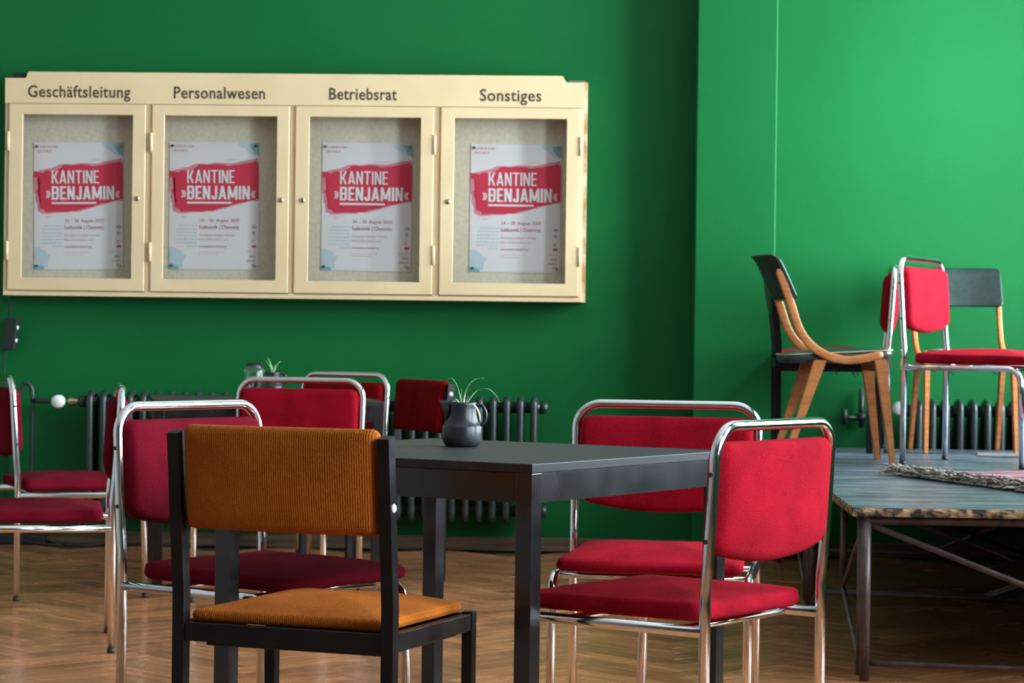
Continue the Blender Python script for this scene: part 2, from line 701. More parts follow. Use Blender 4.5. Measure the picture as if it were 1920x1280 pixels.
# right wall with its window openings
b = MB()
edges = [WALL_REAR]
for vc, wd in sorted(WINDOWS):
    edges += [vc - wd / 2, vc + wd / 2]
edges.append(0)
for i in range(0, len(edges), 2):
    b.box(WALL_RIGHT, WALL_RIGHT + .3, edges[i], edges[i + 1], WIN_Z0, WIN_Z1)
b.box(WALL_RIGHT, WALL_RIGHT + .3, WALL_REAR, 0, -.05, WIN_Z0)
b.box(WALL_RIGHT, WALL_RIGHT + .3, WALL_REAR, 0, WIN_Z1, CEIL)
room(b, 'wall_right', m_wall)
for i, (vc, wd) in enumerate(WINDOWS):
    t = bpy.data.objects.new('window_%d' % (i + 1), None)
    COL.objects.link(t)
    t.location = W(WALL_RIGHT + .12, vc, WIN_Z0)
    t.rotation_euler = (0, 0, -YAW)
    struct(t)
    h = WIN_Z1 - WIN_Z0
    fr = MB()
    for (y0, y1, z0, z1) in [(-wd / 2, wd / 2, 0, .06), (-wd / 2, wd / 2, h - .06, h), (-wd / 2, wd / 2, h * .68 - .03, h * .68 + .03)]:
        fr.box(-.03, .03, y0, y1, z0, z1)
    for y in (-wd / 2 + .03, 0, wd / 2 - .03):
        fr.box(-.03, .03, y - .03, y + .03, .06, h - .06)
    fr.build('window_frame', m_white, t)
    for (y0, y1) in ((-wd / 2 + .06, -.03), (.03, wd / 2 - .06)):
        for (z0, z1) in ((.06, h * .68 - .03), (h * .68 + .03, h - .06)):
            MB().box(-.003, .003, y0, y1, z0, z1).build('pane', m_winpane, t)
    MB().box(-.22, -.03, -wd / 2 - .04, wd / 2 + .04, -.03, 0).build('window_sill', m_white, t)

# floor: slab with herringbone planks
fl = MB().box(WALL_LEFT - .3, WALL_RIGHT + .3, WALL_REAR - .3, .3, -.15, -.012)
floor = room(fl, 'floor', m_floorbase)
PW, NL = .095, 5
PL = PW * NL


def plank_mesh_verts():
    g, c = .0004, .0009
    x1, y1 = PL / 2 - g, PW / 2 - g
    vs = []
    for (dx, z) in ((0, -.014), (0, -c), (c, 0)):
        vs += [(-x1 + dx, -y1 + dx, z), (x1 - dx, -y1 + dx, z), (x1 - dx, y1 - dx, z), (-x1 + dx, y1 - dx, z)]
    fs = [(8, 9, 10, 11)]
    for i in range(2):
        for k in range(4):
            k2 = (k + 1) % 4
            fs.append((i * 4 + k, i * 4 + k2, i * 4 + 4 + k2, i * 4 + 4 + k))
    return vs, fs


pv, pf = plank_mesh_verts()


def set_uv(me, uvs):
    lay = me.uv_layers.new(name='UVMap')
    for lp in me.loops:
        lay.data[lp.index].uv = uvs[lp.vertex_index]


pm = bpy.data.meshes.new('parquet_plank')
pm.from_pydata(pv, [], pf)
pm.materials.append(m_floor)
set_uv(pm, [(p[0], p[1]) for p in pv])
planks = []
diag = R(45)
cd, sd = math.cos(diag), math.sin(diag)
cu_, cv_ = -.6, -6.7           # lattice origin in u,v
for i in range(-130, 131):
    for j in range(-14, 15):
        x0 = i + j * 2 * NL
        planks.append((x0 + NL / 2, i + .5, 0.0))
        planks.append((i + .5, i - 2 * NL + 1 + NL / 2 + j * 2 * NL, PI / 2))
sel = []
for (a, c, ang) in planks:
    x, y = a * PW, c * PW
    u = cu_ + cd * x - sd * y
    v = cv_ + sd * x + cd * y
    if WALL_LEFT + .2 < u < WALL_RIGHT - .2 and WALL_REAR + .2 < v < -.16:
        sel.append((u, v, ang + diag))
camu, camv = .479, -11.14


def seen(u, v):
    d = v - camv
    return d > 6.75 and abs(u - camu + .0 + .043 * d) < .228 * d and u < 1.5


vis = [p for p in sel if seen(p[0], p[1])]
vis.sort(key=lambda p: p[1])
near = set(vis[:300])
for (u, v, a) in vis[:300]:
    o = link('parquet_plank', pm, floor)
    o.location = (u, v, 0)
    o.rotation_euler = (0, 0, a)
rest = MB()
ruv = []
for (u, v, a) in sel:
    if (u, v, a) in near:
        continue
    ca, sa = math.cos(a), math.sin(a)
    rest.add([(u + ca * p[0] - sa * p[1], v + sa * p[0] + ca * p[1], p[2]) for p in pv], pf)
    ruv += [(p[0], p[1]) for p in pv]
rm = bpy.data.meshes.new('parquet_field')
rm.from_pydata(rest.v, [], rest.f)
rm.materials.append(m_floor)
set_uv(rm, ruv)
o = link('parquet_field', rm, floor)
o['kind'] = 'stuff'

# baseboard along the back wall (two stepped mouldings)
b = MB().box(WALL_LEFT, .834, -.022, 0, 0, .062, .003)
b.box(WALL_LEFT, .834, -.035, -.022, 0, .022, .004)
bb = room(b, 'baseboard_back', m_skirt)
b = MB().box(1.201, WALL_RIGHT, -.022, 0, 0, .062, .003)
b.box(1.201, WALL_RIGHT, -.035, -.022, 0, .022, .004)
room(b, 'baseboard_back_right', m_skirt)
b = MB().box(.82, 1.215, -.222, -.2, 0, .062, .003)
b.box(.813, .835, -.222, -.022, 0, .062, .003)
room(b, 'baseboard_pilaster', m_skirt)

# ------------------------------------------------------------------ notice board (glazed display case)
U0, U1, Z0, Z1 = -2.358, .334, 1.154, 2.160
case = thing('notice_board', 'long cream wall display case with four glazed doors and painted headings', 'notice board',
             W(0, 0, 0), -YAW)
MB().box(U0 + .01, U1 - .012, -.02, -.004, Z0 + .01, Z1).build('back_panel', m_felt, case, 'grey felt back panel')
MB().box(U0, U0 + .022, -.12, -.004, Z0, Z1).build('side_panel', m_tanwood, case, 'bare worn plywood side')
MB().box(U1 - .026, U1 + .004, -.118, -.004, Z0, Z1 + .004).build('side_panel', m_tanwood, case, 'bare worn plywood side')
MB().box(U0 + .01, U1 - .01, -.118, -.004, Z0, Z0 + .03, .003).build('bottom_panel', m_cream, case)
MB().box(U0 + .01, U1 - .01, -.118, -.004, Z1 - .06, Z1 - .045, .002).build('top_panel', m_cream, case)
# header fascia with its raised, round-cornered middle
fas = [(U0, 2.045), (U1 - .012, 2.045), (U1 - .012, Z1), (.242, Z1)]
for k in range(5):
    a = PI / 2 * k / 4
    fas.append((.229 - .012 + .012 * math.cos(a), 2.19 - .012 + .012 * math.sin(a)))
for k in range(5):
    a = PI / 2 + PI / 2 * k / 4
    fas.append((-2.255 + .012 + .012 * math.cos(a), 2.19 - .012 + .012 * math.sin(a)))
fas += [(-2.262, Z1), (U0, Z1)]
MB().prism(fas, -.136, -.118).build('header_fascia', m_cream, case)
MB().box(U0, U1 - .012, -.132, -.118, Z0, 1.174, .002).build('bottom_rail', m_cream, case)
MB().box(U0 + .03, -2.262, -.11, -.03, Z1 - .01, Z1 + .026, .004).build('corner_block', m_black, case, 'black block behind the fascia corner')
MB().box(.245, .325, -.11, -.02, Z1 - .01, Z1 + .012, .004).build('corner_block', m_greybox, case)
DX = [(-2.337, -1.700, -1), (-1.670, -1.032, -1), (-1.004, -.366, 1), (-.333, .305, 1)]
for i in range(1, 4):
    x0 = DX[i - 1][1] + .002
    x1 = DX[i][0] - .002
    MB().box(x0, x1, -.126, -.02, 1.174, 2.045).build('stile', m_cream, case)
MB().box(U0, DX[0][0] - .002, -.126, -.11, 1.174, 2.045).build('stile', m_cream, case)
MB().box(DX[3][1] + .002, U1 - .012, -.126, -.11, 1.174, 2.045).build('stile', m_cream, case)
OP = [(-2.273, -1.760), (-1.613, -1.090), (-.940, -.426), (-.272, .245)]
DZ0, DZ1, OZ0, OZ1 = 1.180, 2.042, 1.237, 1.993


def frame_mesh(x0, x1, z0, z1, ox0, ox1, oz0, oz1, y0, y1, bv=.004):
    """door frame with a mitred look: outer chamfer, open middle"""
    rings = [(x0, x1, z0, z1, y1), (x0, x1, z0, z1, y0 + bv), (x0 + bv, x1 - bv, z0 + bv, z1 - bv, y0),
             (ox0 - bv * .6, ox1 + bv * .6, oz0 - bv * .6, oz1 + bv * .6, y0), (ox0, ox1, oz0, oz1, y0 + bv * .6), (ox0, ox1, oz0, oz1, y1)]
    vs, fs = [], []
    for (a, c, d, e, y) in rings:
        vs += [(a, y, d), (c, y, d), (c, y, e), (a, y, e)]
    nr = len(rings)
    for i in range(nr):
        j = (i + 1) % nr
        for k in range(4):
            k2 = (k + 1) % 4
            fs.append((i * 4 + k, i * 4 + k2, j * 4 + k2, j * 4 + k))
    return MB().add(vs, fs)


for (x0, x1, side), (o0, o1) in zip(DX, OP):
    dr = frame_mesh(x0, x1, DZ0, DZ1, o0, o1, OZ0, OZ1, -.1385, -.118, .002).build('door', m_cream, case)
    MB().box(o0 - .01, o1 + .01, -.131, -.127, OZ0 - .01, OZ1 + .01).build('pane', m_pane, dr)
    hx = x0 - .004 if side < 0 else x1 + .004
    for zc in (1.868, 1.362):
        MB().tube([(hx, -.137, zc - .044), (hx, -.137, zc + .044)], .0075, 10).build('hinge', m_cream, dr)
    kx = x1 - .036 if side < 0 else x0 + .036
    lk = MB().lathe([(0.0001, -.143), (.011, -.143), (.0125, -.140), (.0125, -.137)], 16, (kx, 0, 1.608), 'y').build('lock', m_brass, dr)
    MB().box(-.0022 + kx, .0022 + kx, -.1442, -.1425, 1.600, 1.616).build('keyhole', m_black, dr)
for txt, x0, x1 in (('Geschäftsleitung', -2.251, -1.773), ('Personalwesen', -1.571, -1.148), ('Betriebsrat', -.851, -.538), ('Sonstiges', -.156, .126)):
    me = text_mesh('lettering', txt, .077, m_letter, x1 - x0, .0011, 1.06)
    o = link('lettering', me, case)
    o.location = (x0, -.1364, 2.073)
    o['label'] = 'dark brown painted heading'

# ------------------------------------------------------------------ posters
PWD, PHT = .42, .594


def pp(u, v):
    return ((u - .5) * PWD, (1 - v) * PHT)


def poly_part(name, pts, m, parent, lay, jit=0.0, sub=3):
    q = []
    for i, p in enumerate(pts):
        n = pts[(i + 1) % len(pts)]
        for k in range(sub):
            t = k / sub
            e = jit if 0 < p[0] < 1 else 0
            uu = p[0] + (n[0] - p[0]) * t + (random.uniform(-jit, jit) if k else 0)
            vv = p[1] + (n[1] - p[1]) * t + (random.uniform(-jit, jit) if k else 0)
            q.append(pp(min(max(uu, 0.001), .999), min(max(vv, .001), .999)))
    bm = bmesh.new()
    vs = [bm.verts.new((x, -lay, z)) for x, z in q]
    bm.faces.new(vs)
    bmesh.ops.triangulate(bm, faces=bm.faces)
    me = bpy.data.meshes.new(name)
    bm.to_mesh(me)
    bm.free()
    me.materials.append(m)
    return link(name, me, parent)


def bars_part(name, rows, m, parent, lay):
    """runs of tiny print too small to read"""
    b = MB()
    for (u0_, u1_, v, h, right) in rows:
        x = u0_
        while x < u1_ - .004:
            w = min(random.uniform(.018, .055), u1_ - x)
            a = pp(x, v)
            c = pp(x + w, v + h)
            b.add([(a[0], -lay, c[1]), (c[0], -lay, c[1]), (c[0], -lay, a[1]), (a[0], -lay, a[1])], [(0, 1, 2, 3)])
            x += w + .007
    o = b.build(name, m, parent)
    o['kind'] = 'stuff'
    return o


def condensed(txt, width, height, t, m, parent):
    """condensed block capitals built from straight strokes, t = stroke weight"""
    b = MB()

    cnt = [0]

    def quad(p):
        # every stroke a hair proud of the one before, so crossing strokes never share a plane
        cnt[0] += 1
        b.add([(x, -.00012 * (cnt[0] % 9), y) for x, y in p], [(0, 1, 2, 3)])
    x = 0.0
    W_ = {'I': t, 'N': .36 + t, 'K': .37 + t, 'A': .40 + t, 'T': .36 + t, 'E': .27 + t, 'B': .34 + t, 'J': .24 + t, 'M': .46 + 1.4 * t}
    th = t * .85
    for c in txt:
        w = W_[c]

        def R_(x0, x1, y0, y1):
            quad([(x + x0, y0), (x + x1, y0), (x + x1, y1), (x + x0, y1)])

        def D_(a0, a1, y0, c0, c1, y1):
            quad([(x + a0, y0), (x + a1, y0), (x + c1, y1), (x + c0, y1)])
        if c in 'INKEBM':
            R_(0, t, 0, 1)
        if c == 'N':
            R_(w - t, w, 0, 1)
            D_(w - t * 1.05, w, 0, 0, t * 1.05, 1)
        if c == 'M':
            R_(w - t, w, 0, 1)
            D_(w / 2 - t * .5, w / 2 + t * .5, .12, 0, t, 1)
            D_(w / 2 - t * .5, w / 2 + t * .5, .12, w - t, w, 1)
        if c == 'K':
            D_(t * .8, t * 1.9, .38, w - t * 1.15, w, 1)
            D_(w - t * 1.15, w, 0, t * 1.1, t * 2.1, .60)
        if c == 'A':
            D_(0, t, 0, w / 2 - t * .55, w / 2 + t * .55, 1)
            D_(w - t, w, 0, w / 2 - t * .55, w / 2 + t * .55, 1)
            R_(w * .2, w * .8, .18, .18 + th)
        if c == 'T':
            R_(0, w, 1 - th, 1)
            R_(w / 2 - t / 2, w / 2 + t / 2, 0, 1)
        if c == 'E':
            R_(t, w, 1 - th, 1)
            R_(t, w * .92, .5 - th / 2, .5 + th / 2)
            R_(t, w, 0, th)
        if c == 'B':
            r = .10
            R_(t, w - r, 1 - th, 1)
            R_(t, w - r, .5 - th / 2, .5 + th / 2)
            R_(t, w - r, 0, th)
            for (y0, y1) in ((0, .5 + th / 2), (.5 - th / 2, 1)):
                R_(w - t, w, y0 + r, y1 - r)
                quad([(x + w - r, y0), (x + w, y0 + r), (x + w - t, y0 + r + .03), (x + w - r - .02, y0 + th)])
                quad([(x + w - r - .02, y1 - th), (x + w - t, y1 - r - .03), (x + w, y1 - r), (x + w - r, y1)])
        if c == 'J':
            r = .09
            R_(w - t, w, r, 1)
            R_(r, w - r, 0, th)
            R_(0, t, r, .27)
            quad([(x + r, 0), (x + r + .02, th), (x + t, r + .04), (x, r)])
            quad([(x + w - r, 0), (x + w, r), (x + w - t, r + .04), (x + w - r - .02, th)])
        x += w + .085
    x -= .085
    k = width / x
    b.xform(lambda a, c, e: (a * k, c, e * height))
    return b.build('lettering', m, parent)


def make_poster():
    t = thing('poster', '', 'poster', group='event posters in the display case')
    nx, nz = 8, 10
    vs, fs = [], []
    for s_ in (0, 1):
        for j in range(nz + 1):
            for i in range(nx + 1):
                vs.append(((i / nx - .5) * PWD, .0006 * s_, j / nz * PHT))
    k = (nx + 1) * (nz + 1)
    for j in range(nz):
        for i in range(nx):
            a = j * (nx + 1) + i
            fs.append((a, a + 1, a + nx + 2, a + nx + 1))
            fs.append((k + a, k + a + nx + 1, k + a + nx + 2, k + a + 1))
    rim = [i for i in range(nx + 1)] + [j * (nx + 1) + nx for j in range(1, nz + 1)] + [nz * (nx + 1) + i for i in range(nx - 1, -1, -1)] + [j * (nx + 1) for j in range(nz - 1, 0, -1)]
    for i, a in enumerate(rim):
        c = rim[(i + 1) % len(rim)]
        fs.append((a, c, c + k, a + k))
    MB().add(vs, fs).build('sheet', m_paper, t)
    poly_part('paint_stroke', [(0, .245), (.10, .215), (.20, .20), (.34, .17), (.62, .165), (.86, .155), (.985, .125), (1, .15), (1, .46),
                               (.8, .485), (.5, .545), (.3, .552), (.09, .56), (.05, .55), (.055, .50), (.02, .47), (.03, .42), (0, .39)], m_ppink, t, .0004, .008)
    poly_part('paint_stroke', [(0, .225), (.06, .235), (.11, .24), (.13, .225), (.24, .225), (.32, .185), (.36, .175), (.6, .178), (.66, .19), (.85, .172), (.96, .15), (1, .19), (1, .445),
                               (.8, .478), (.66, .507), (.48, .54), (.3, .547), (.13, .55), (.12, .53), (.07, .52), (.06, .49), (.085, .46), (.04, .41), (.03, .38), (.07, .34), (.06, .28), (.02, .27), (0, .30)],
              m_pred, t, .0007, .005)
    poly_part('paint_stroke', [(.57, .16), (.63, .142), (.72, .136), (.80, .148), (.82, .155), (.72, .146), (.63, .152)], m_ppale, t, .0005, .003)
    poly_part('paint_stroke', [(.11, .575), (.14, .582), (.19, .58), (.22, .566), (.2, .585), (.15, .595)], m_ppale, t, .0005, .003)
    poly_part('blue_patch', [(.77, 0), (1, 0), (1, .11), (.93, .10), (.87, .07), (.8, .04)], m_pblue, t, .0004, .006)
    poly_part('blue_patch', [(.90, .015), (1, .01), (1, .105), (.95, .09), (.91, .05)], m_pteal, t, .0006, .006)
    poly_part('blue_patch', [(0, .83), (.06, .825), (.14, .865), (.19, .90), (.16, .94), (.15, .985), (.06, .985), (0, .98)], m_pblue, t, .0004, .006)
    poly_part('blue_patch', [(0, .962), (.06, .965), (.12, .985), (.11, .999), (0, .999)], m_pteal, t, .0006, .004)

    def word(txt, u0_, u1_, v_base, cap, m, off=0.0, name='lettering', lay=.0012, space=1.02):
        me = text_mesh(name, txt, cap / .72 * PHT, m, (u1_ - u0_) * PWD, off, space, .0002)
        o = link(name, me, t)
        a = pp(u0_, v_base)
        o.location = (a[0], -lay, a[1])
        return o
    o = condensed('KANTINE', .53 * PWD, .103 * PHT, .125, m_pwhite, t)
    a = pp(.20, .324)
    o.location = (a[0], -.0012, a[1])
    o = condensed('BENJAMIN', .70 * PWD, .106 * PHT, .165, m_pwhite, t)
    a = pp(.20, .451)
    o.location = (a[0], -.0012, a[1])
    word('»', .135, .188, .435, .085, m_pwhite, .0012)
    word('«', .915, .965, .437, .085, m_pwhite, .0010)
    b = MB()
    a, c = pp(.20, .485), pp(.70, .470)
    b.add([(a[0], -.0011, a[1]), (c[0], -.0011, a[1]), (c[0], -.0011, c[1]), (a[0], -.0011, c[1])], [(0, 1, 2, 3)])
    b.build('underline', m_pwhite, t)
    word('24. - 30. August 2020', .345, .785, .628, .027, m_ptext, 0)
    word('Subbotnik | Chemnitz', .34, .785, .682, .029, m_ptext, .0002)
    word('Workshops, Lesungen, Vorträge', .34, .735, .738, .018, m_ptext2, 0)
    word('Filme, Diskussionen u.v.m.', .34, .665, .774, .018, m_ptext2, 0)
    word('www.kantine-festival.org', .34, .645, .828, .017, m_ptext, 0)
    bars_part('small_print', [(.34, .62, .862, .008, 0), (.34, .56, .880, .008, 0), ], m_ppale, t, .0007)
    bars_part('small_print', [(.04, .28, .026, .017, 0), (.04, .21, .061, .017, 0)], m_ptext2, t, .0007)
    bars_part('small_print', [(.11, .32, .652, .010, 1), (.09, .32, .679, .010, 1), (.08, .32, .706, .010, 1), (.085, .32, .733, .010, 1), (.075, .32, .760, .010, 1), (.08, .32, .787, .010, 1), (.20, .32, .813, .010, 1)], m_pblue, t, .0007)
    for (u_, v_, w_, h_, m) in [(.925, .655, .05, .022, m_pgrey), (.93, .70, .035, .025, m_pgrey), (.92, .77, .035, .022, m_ptext2), (.925, .81, .05, .017, m_pred), (.86, .853, .11, .012, m_ppale), (.90, .89, .07, .014, m_pgrey), (.87, .925, .10, .014, m_ptext2), (.92, .955, .045, .013, m_pgrey)]:
        a, c = pp(u_, v_ + h_), pp(u_ + w_, v_)
        MB().add([(a[0], -.0007, a[1]), (c[0], -.0007, a[1]), (c[0], -.0007, c[1]), (a[0], -.0007, c[1])], [(0, 1, 2, 3)]).build('sponsor_mark', m, t)
    return t


PINC = {'k': mat('pin_black', (.01, .02, .02), .3), 'y': mat('pin_yellow', (.65, .48, .12), .3), 'g': mat('pin_green', (.02, .20, .10), .3),
        'w': mat('pin_white', (.7, .7, .7), .3), 'b': mat('pin_blue', (.04, .14, .42), .3)}
pin_me = {}
for k, m in PINC.items():
    pin_me[k] = MB().lathe([(.0001, -.012), (.005, -.011), (.0062, -.008), (.005, -.004), (.0035, -.001), (.0035, 0)], 12, axis='y').mesh('pin', m)
proto = make_poster()
PC = [(-2.030, 1.280, R(-.8), 'kyky', 'Geschäftsleitung', 'ky', 'gy'), (-1.396, 1.288, R(-.3), '', 'Personalwesen', 'yg', 'ky'),
      (-.684, 1.289, R(.2), '', 'Betriebsrat', 'wg', 'bg'), (.008, 1.290, R(.1), '', 'Sonstiges', 'gg', 'bg')]
for i, (uc, zb, tilt, _, hd, top, bot) in enumerate(PC):
    t = proto if i == 0 else copy_tree(proto)
    t['label'] = 'red and white event poster pinned under the heading ' + hd
    t.location = W(uc, -.024, zb)
    t.rotation_euler = (0, tilt, -YAW)
    for ch, x, z in ((top[0], -.195, .575), (top[1], .195, .575), (bot[0], -.195, .018), (bot[1], .195, .018)):
        o = link('pin', pin_me[ch], t)
        o.location = (x, -.001, z)

# ------------------------------------------------------------------ radiators


def section_mesh():
    b = MB()
    h, dpt = .575, .15
    loop = []
    r = .034
    zz0, zz1 = .012, h - .012
    y0, y1 = -dpt / 2 + .016, dpt / 2 - .016
    pts = []
    for (cy, cz, a0) in ((y1 - r, zz1 - r, 0), (y0 + r, zz1 - r, PI / 2), (y0 + r, zz0 + r, PI), (y1 - r, zz0 + r, 1.5 * PI)):
        for k in range(5):
            a = a0 + PI / 2 * k / 4
            pts.append((0, cy + r * math.cos(a), cz + r * math.sin(a)))
    b.tube(pts, .0165, 8, closed=True)
    b.box(-.006, .006, y0, y1, zz0 + .02, zz1 - .02)
    for cz in (.05, h - .05):
        b.tube([(-.031, 0, cz), (.031, 0, cz)], .026, 12)
    return b.mesh('section', m_rad)


sec_me = section_mesh()


def radiator(label, u0_, n, z, pitch_=.062):
    t = thing('radiator', label, 'radiator', W(u0_, -.125, z), -YAW, 'cast iron radiators')
    for i in range(n):
        o = link('section', sec_me, t)
        o.location = (i * pitch_ + .031, 0, 0)
    for (x, s_) in ((0, -1), (n * pitch_, 1)):
        for cz in (.05, .525):
            MB().tube([(x, 0, cz), (x + s_ * .03, 0, cz)], [.03, .026], 10).build('end_plug', m_rad, t)
    for x in (.25, n * pitch_ - .25):
        MB().box(x - .02, x + .02, .05, .125, .04, .07).build('wall_bracket', m_rad, t)
    return t


ra = radiator('long dark ribbed radiator under the notice board', -1.965, 34, .142)
rb = radiator('dark ribbed radiator behind the chairs on the stage', 1.83, 22, .155)


def knob(parent, x, z):
    b = MB().lathe([(.0001, -.075), (.024, -.074), (.030, -.066), (.031, -.030), (.026, -.024), (.012, -.02), (.012, 0)], 18, (x, 0, z), 'y')
    return b.build('valve_knob', m_white, parent, 'white valve knob')


# supply pipes belong to their radiators
MB().tube(smooth_path([(-.322, .02, -.13), (-.320, .02, .45), (-.316, .02, .55), (-.300, .02, .595), (-.284, .02, .607), (-.266, .02, .595), (-.256, .02, .56), (-.255, .02, .45), (-.255, .02, -.13)], 5), .0105, 8).build('pipe', m_rad, ra)
MB().tube([(-.255, .02, .525), (-.20, .005, .525), (-.03, 0, .525)], .012, 10).build('pipe', m_rad, ra)
MB().tube([(-.088, 0, .525), (-.075, 0, .525), (-.07, 0, .525), (-.045, 0, .525), (-.03, 0, .525)], [.014, .022, .022, .016, .014], 8).build('valve_body', m_brass, ra)
knob(ra, -.118, .525)
# right radiator: knob, stub pipe and a small drain valve on the wall
knob(rb, -.06, .535)
MB().tube([(-.06, 0, .525), (0, 0, .525)], .013, 8).build('pipe', m_rad, rb)
MB().tube([(-.215, .09, .62), (-.215, .09, .44)], [.013, .013], 8).build('pipe', m_rad, rb)
MB().tube([(-.215, .09, .485), (-.27, .07, .487), (-.295, .06, .49)], .010, 8).build('drain_valve', m_rad, rb)
MB().tube([(-.295, .06, .455), (-.295, .06, .525)], [.014, .014], 8).build('valve_handle', m_rad, rb)
MB().tube([(-.215, .09, .47), (-.215, .09, .505)], .022, 8).build('valve_body', m_rad, rb)

# ------------------------------------------------------------------ stage of two tube-framed platforms
SU0, SU1, SV0, SV1, SZ = 1.175, 3.05, -4.097, -.225, .51


def platform(label, v0, v1, strip):
    t = thing('stage_platform', label, 'stage', W(SU0, v0, 0), -YAW, 'platforms of the stage')
    wd, dp = SU1 - SU0, v1 - v0
    tk = .026
    cuts = [0, .13, dp * .52, dp] if strip else [0, dp * .5, dp]
    for i in range(len(cuts) - 1):
        b = MB().box(0.004, wd, cuts[i] + .0015 + (.004 if i == 0 and strip else 0), cuts[i + 1] - (.0045 if i == 0 and strip else .0015), SZ - tk, SZ, .002)
        b.build('deck_panel', m_deck, t)
    # raw, chipped edges of the front and left side
    def edge(p0, p1, nrm, nseg):
        b = MB()
        vs = []
        p0, p1, nrm = Vector(p0), Vector(p1), Vector(nrm)
        rows = 4
        for i in range(nseg + 1):
            for j in range(rows + 1):
                z = SZ - .0005 - (tk - .0005) * j / rows
                off = 0 if j in (0, rows) else random.uniform(.0005, .0035)
                if j == 0:
                    off = -random.uniform(0, .002)
                q = p0 + (p1 - p0) * (i / nseg) + nrm * off
                vs.append((q.x, q.y, z))
        back = len(vs)
        fs = []
        for i in range(nseg):
            for j in range(rows):
                a = i * (rows + 1) + j
                fs.append((a, a + 1, a + rows + 2, a + rows + 1))
        b.add(vs, fs)
        q0, q1 = p0 - nrm * .0045, p1 - nrm * .0045
        b.add([(p0.x, p0.y, SZ - .0005), (p1.x, p1.y, SZ - .0005), (q1.x, q1.y, SZ - .0005), (q0.x, q0.y, SZ - .0005),
               (p0.x, p0.y, SZ - tk), (p1.x, p1.y, SZ - tk), (q1.x, q1.y, SZ - tk), (q0.x, q0.y, SZ - tk)], [(0, 1, 2, 3), (4, 5, 6, 7)])
        b.build('chipped_edge', m_edge, t)
    if strip:
        edge((0.004, 0.004, 0), (wd, 0.004, 0), (0, -1, 0), 90)
    edge((0.004, dp, 0), (0.004, 0.004, 0), (-1, 0, 0), 70)
    rp = .0155
    zt = SZ - tk - .0135

    def tb(name, a, b_, r=.011):
        MB().tube([a, b_], r, 10).build(name, m_rust, t)
    x0, y0, x1, y1 = .046, .03, wd - .05, dp - .03
    # front and rear frames
    for y in (y0, y1):
        for x in (x0, x1):
            tb('post', (x, y, 0), (x, y, SZ - tk), rp)
        tb('top_rail', (x0, y, zt), (x1, y, zt), .0125)
        tb('brace', (x0 + .012, y + .004, zt - .012), ((x0 + x1) / 2 + .25, y + .004, .03), .0095)
        tb('brace', (x1 - .012, y + .016, zt - .012), ((x0 + x1) / 2 - .25, y + .016, .03), .0095)
        tb('lower_rail', (x0, y + .002, .052), (x1, y - .012, .006 + .012), .0085)
    # side frames with their own posts and K-shaped bracing
    for x in (x0, x1):
        tb('side_rail', (x, y0 + .13, zt), (x, y1 - .13, zt), .0125)
        for (ya, sg) in ((y0 + .13, 1), (y1 - .13, -1)):
            tb('post', (x, ya, 0), (x, ya, SZ - tk), .0125)
            yb = ya + sg * .55
            tb('hanger', (x, yb, zt), (x, yb, .205), .0115)
            tb('brace', (x, ya + sg * .01, zt - .05), (x, yb, .205), .0085)
            tb('brace', (x, ya + sg * .01, .03), (x, yb, .205), .0085)
    return t


SVM = -2.07
platform('front stage platform with worn blue-grey deck and chipped plywood edge on brown steel tubes', SV0, SVM - .002, True)
platform('rear stage platform against the green wall carrying the chairs', SVM + .002, SV1, False)

# rug with a woolly fringe lying on the stage
ang = math.atan2(.34, .94)
rc_ = W(1.53, -2.36, SZ)
rug = thing('rug', 'faded red patterned rug with grey woollen fringe lying on the stage', 'rug', rc_, -YAW + ang)
b = MB()
RW, RD = 1.15, 1.16
nx, ny = 16, 16
vs, fs = [], []
for top in (0, 1):
    for j in range(ny + 1):
        for i in range(nx + 1):
            x, y = RW * i / nx, -RD * j / ny
            vs.append((x, y, .0015 + top * (.008 + .004 * math.sin(x * 9 + y * 5) ** 2)))
k = (nx + 1) * (ny + 1)
for j in range(ny):
    for i in range(nx):
        a = j * (nx + 1) + i
        fs.append((a, a + 1, a + nx + 2, a + nx + 1))
        fs.append((k + a, k + a + nx + 1, k + a + nx + 2, k + a + 1))
rim = list(range(nx + 1)) + [j * (nx + 1) + nx for j in range(1, ny + 1)] + [ny * (nx + 1) + i for i in range(nx - 1, -1, -1)] + [j * (nx + 1) for j in range(ny - 1, 0, -1)]
for i, a in enumerate(rim):
    c = rim[(i + 1) % len(rim)]
    fs.append((a, c, c + k, a + k))
b.add(vs, fs, True)
b.build('pile', m_rug, rug)
for (yy, cc) in ((-.12, (.10, .03, .10)), (-.34, (.42, .20, .12)), (-.40, (.16, .06, .16)), (-.70, (.45, .24, .18))):
    mm = add_noise(mat('rug_stripe', cc, .95), 60, tuple(c * .8 for c in cc), cc, bump=.5, bscale=200)
    MB().box(.03, RW - .03, yy - .022, yy, .0135, .0145).build('woven_stripe', mm, rug)
b = MB()
for i in range(120):
    y = -RD * (i + .5) / 120
    for s_ in range(6):
        ln = random.uniform(.04, .11)
        a0 = random.uniform(-.7, .7)
        p = Vector((.01, y + random.uniform(-.006, .006), .008))
        pts = [p]
        d = Vector((-1, a0 * .5, .25))
        for q in range(5):
            d = d + Vector((random.uniform(-.45, .45), random.uniform(-.8, .8), random.uniform(-.5, .42)))
            d.normalize()
            p = p + d * ln / 5
            p.z = max(.008, min(.040, p.z))
            pts.append(p.copy())
        b.tube(pts, [.0045, .0045, .004, .004, .003, .0015], 5)
o = b.build('fringe', m_fringe, rug)
o['kind'] = 'stuff'
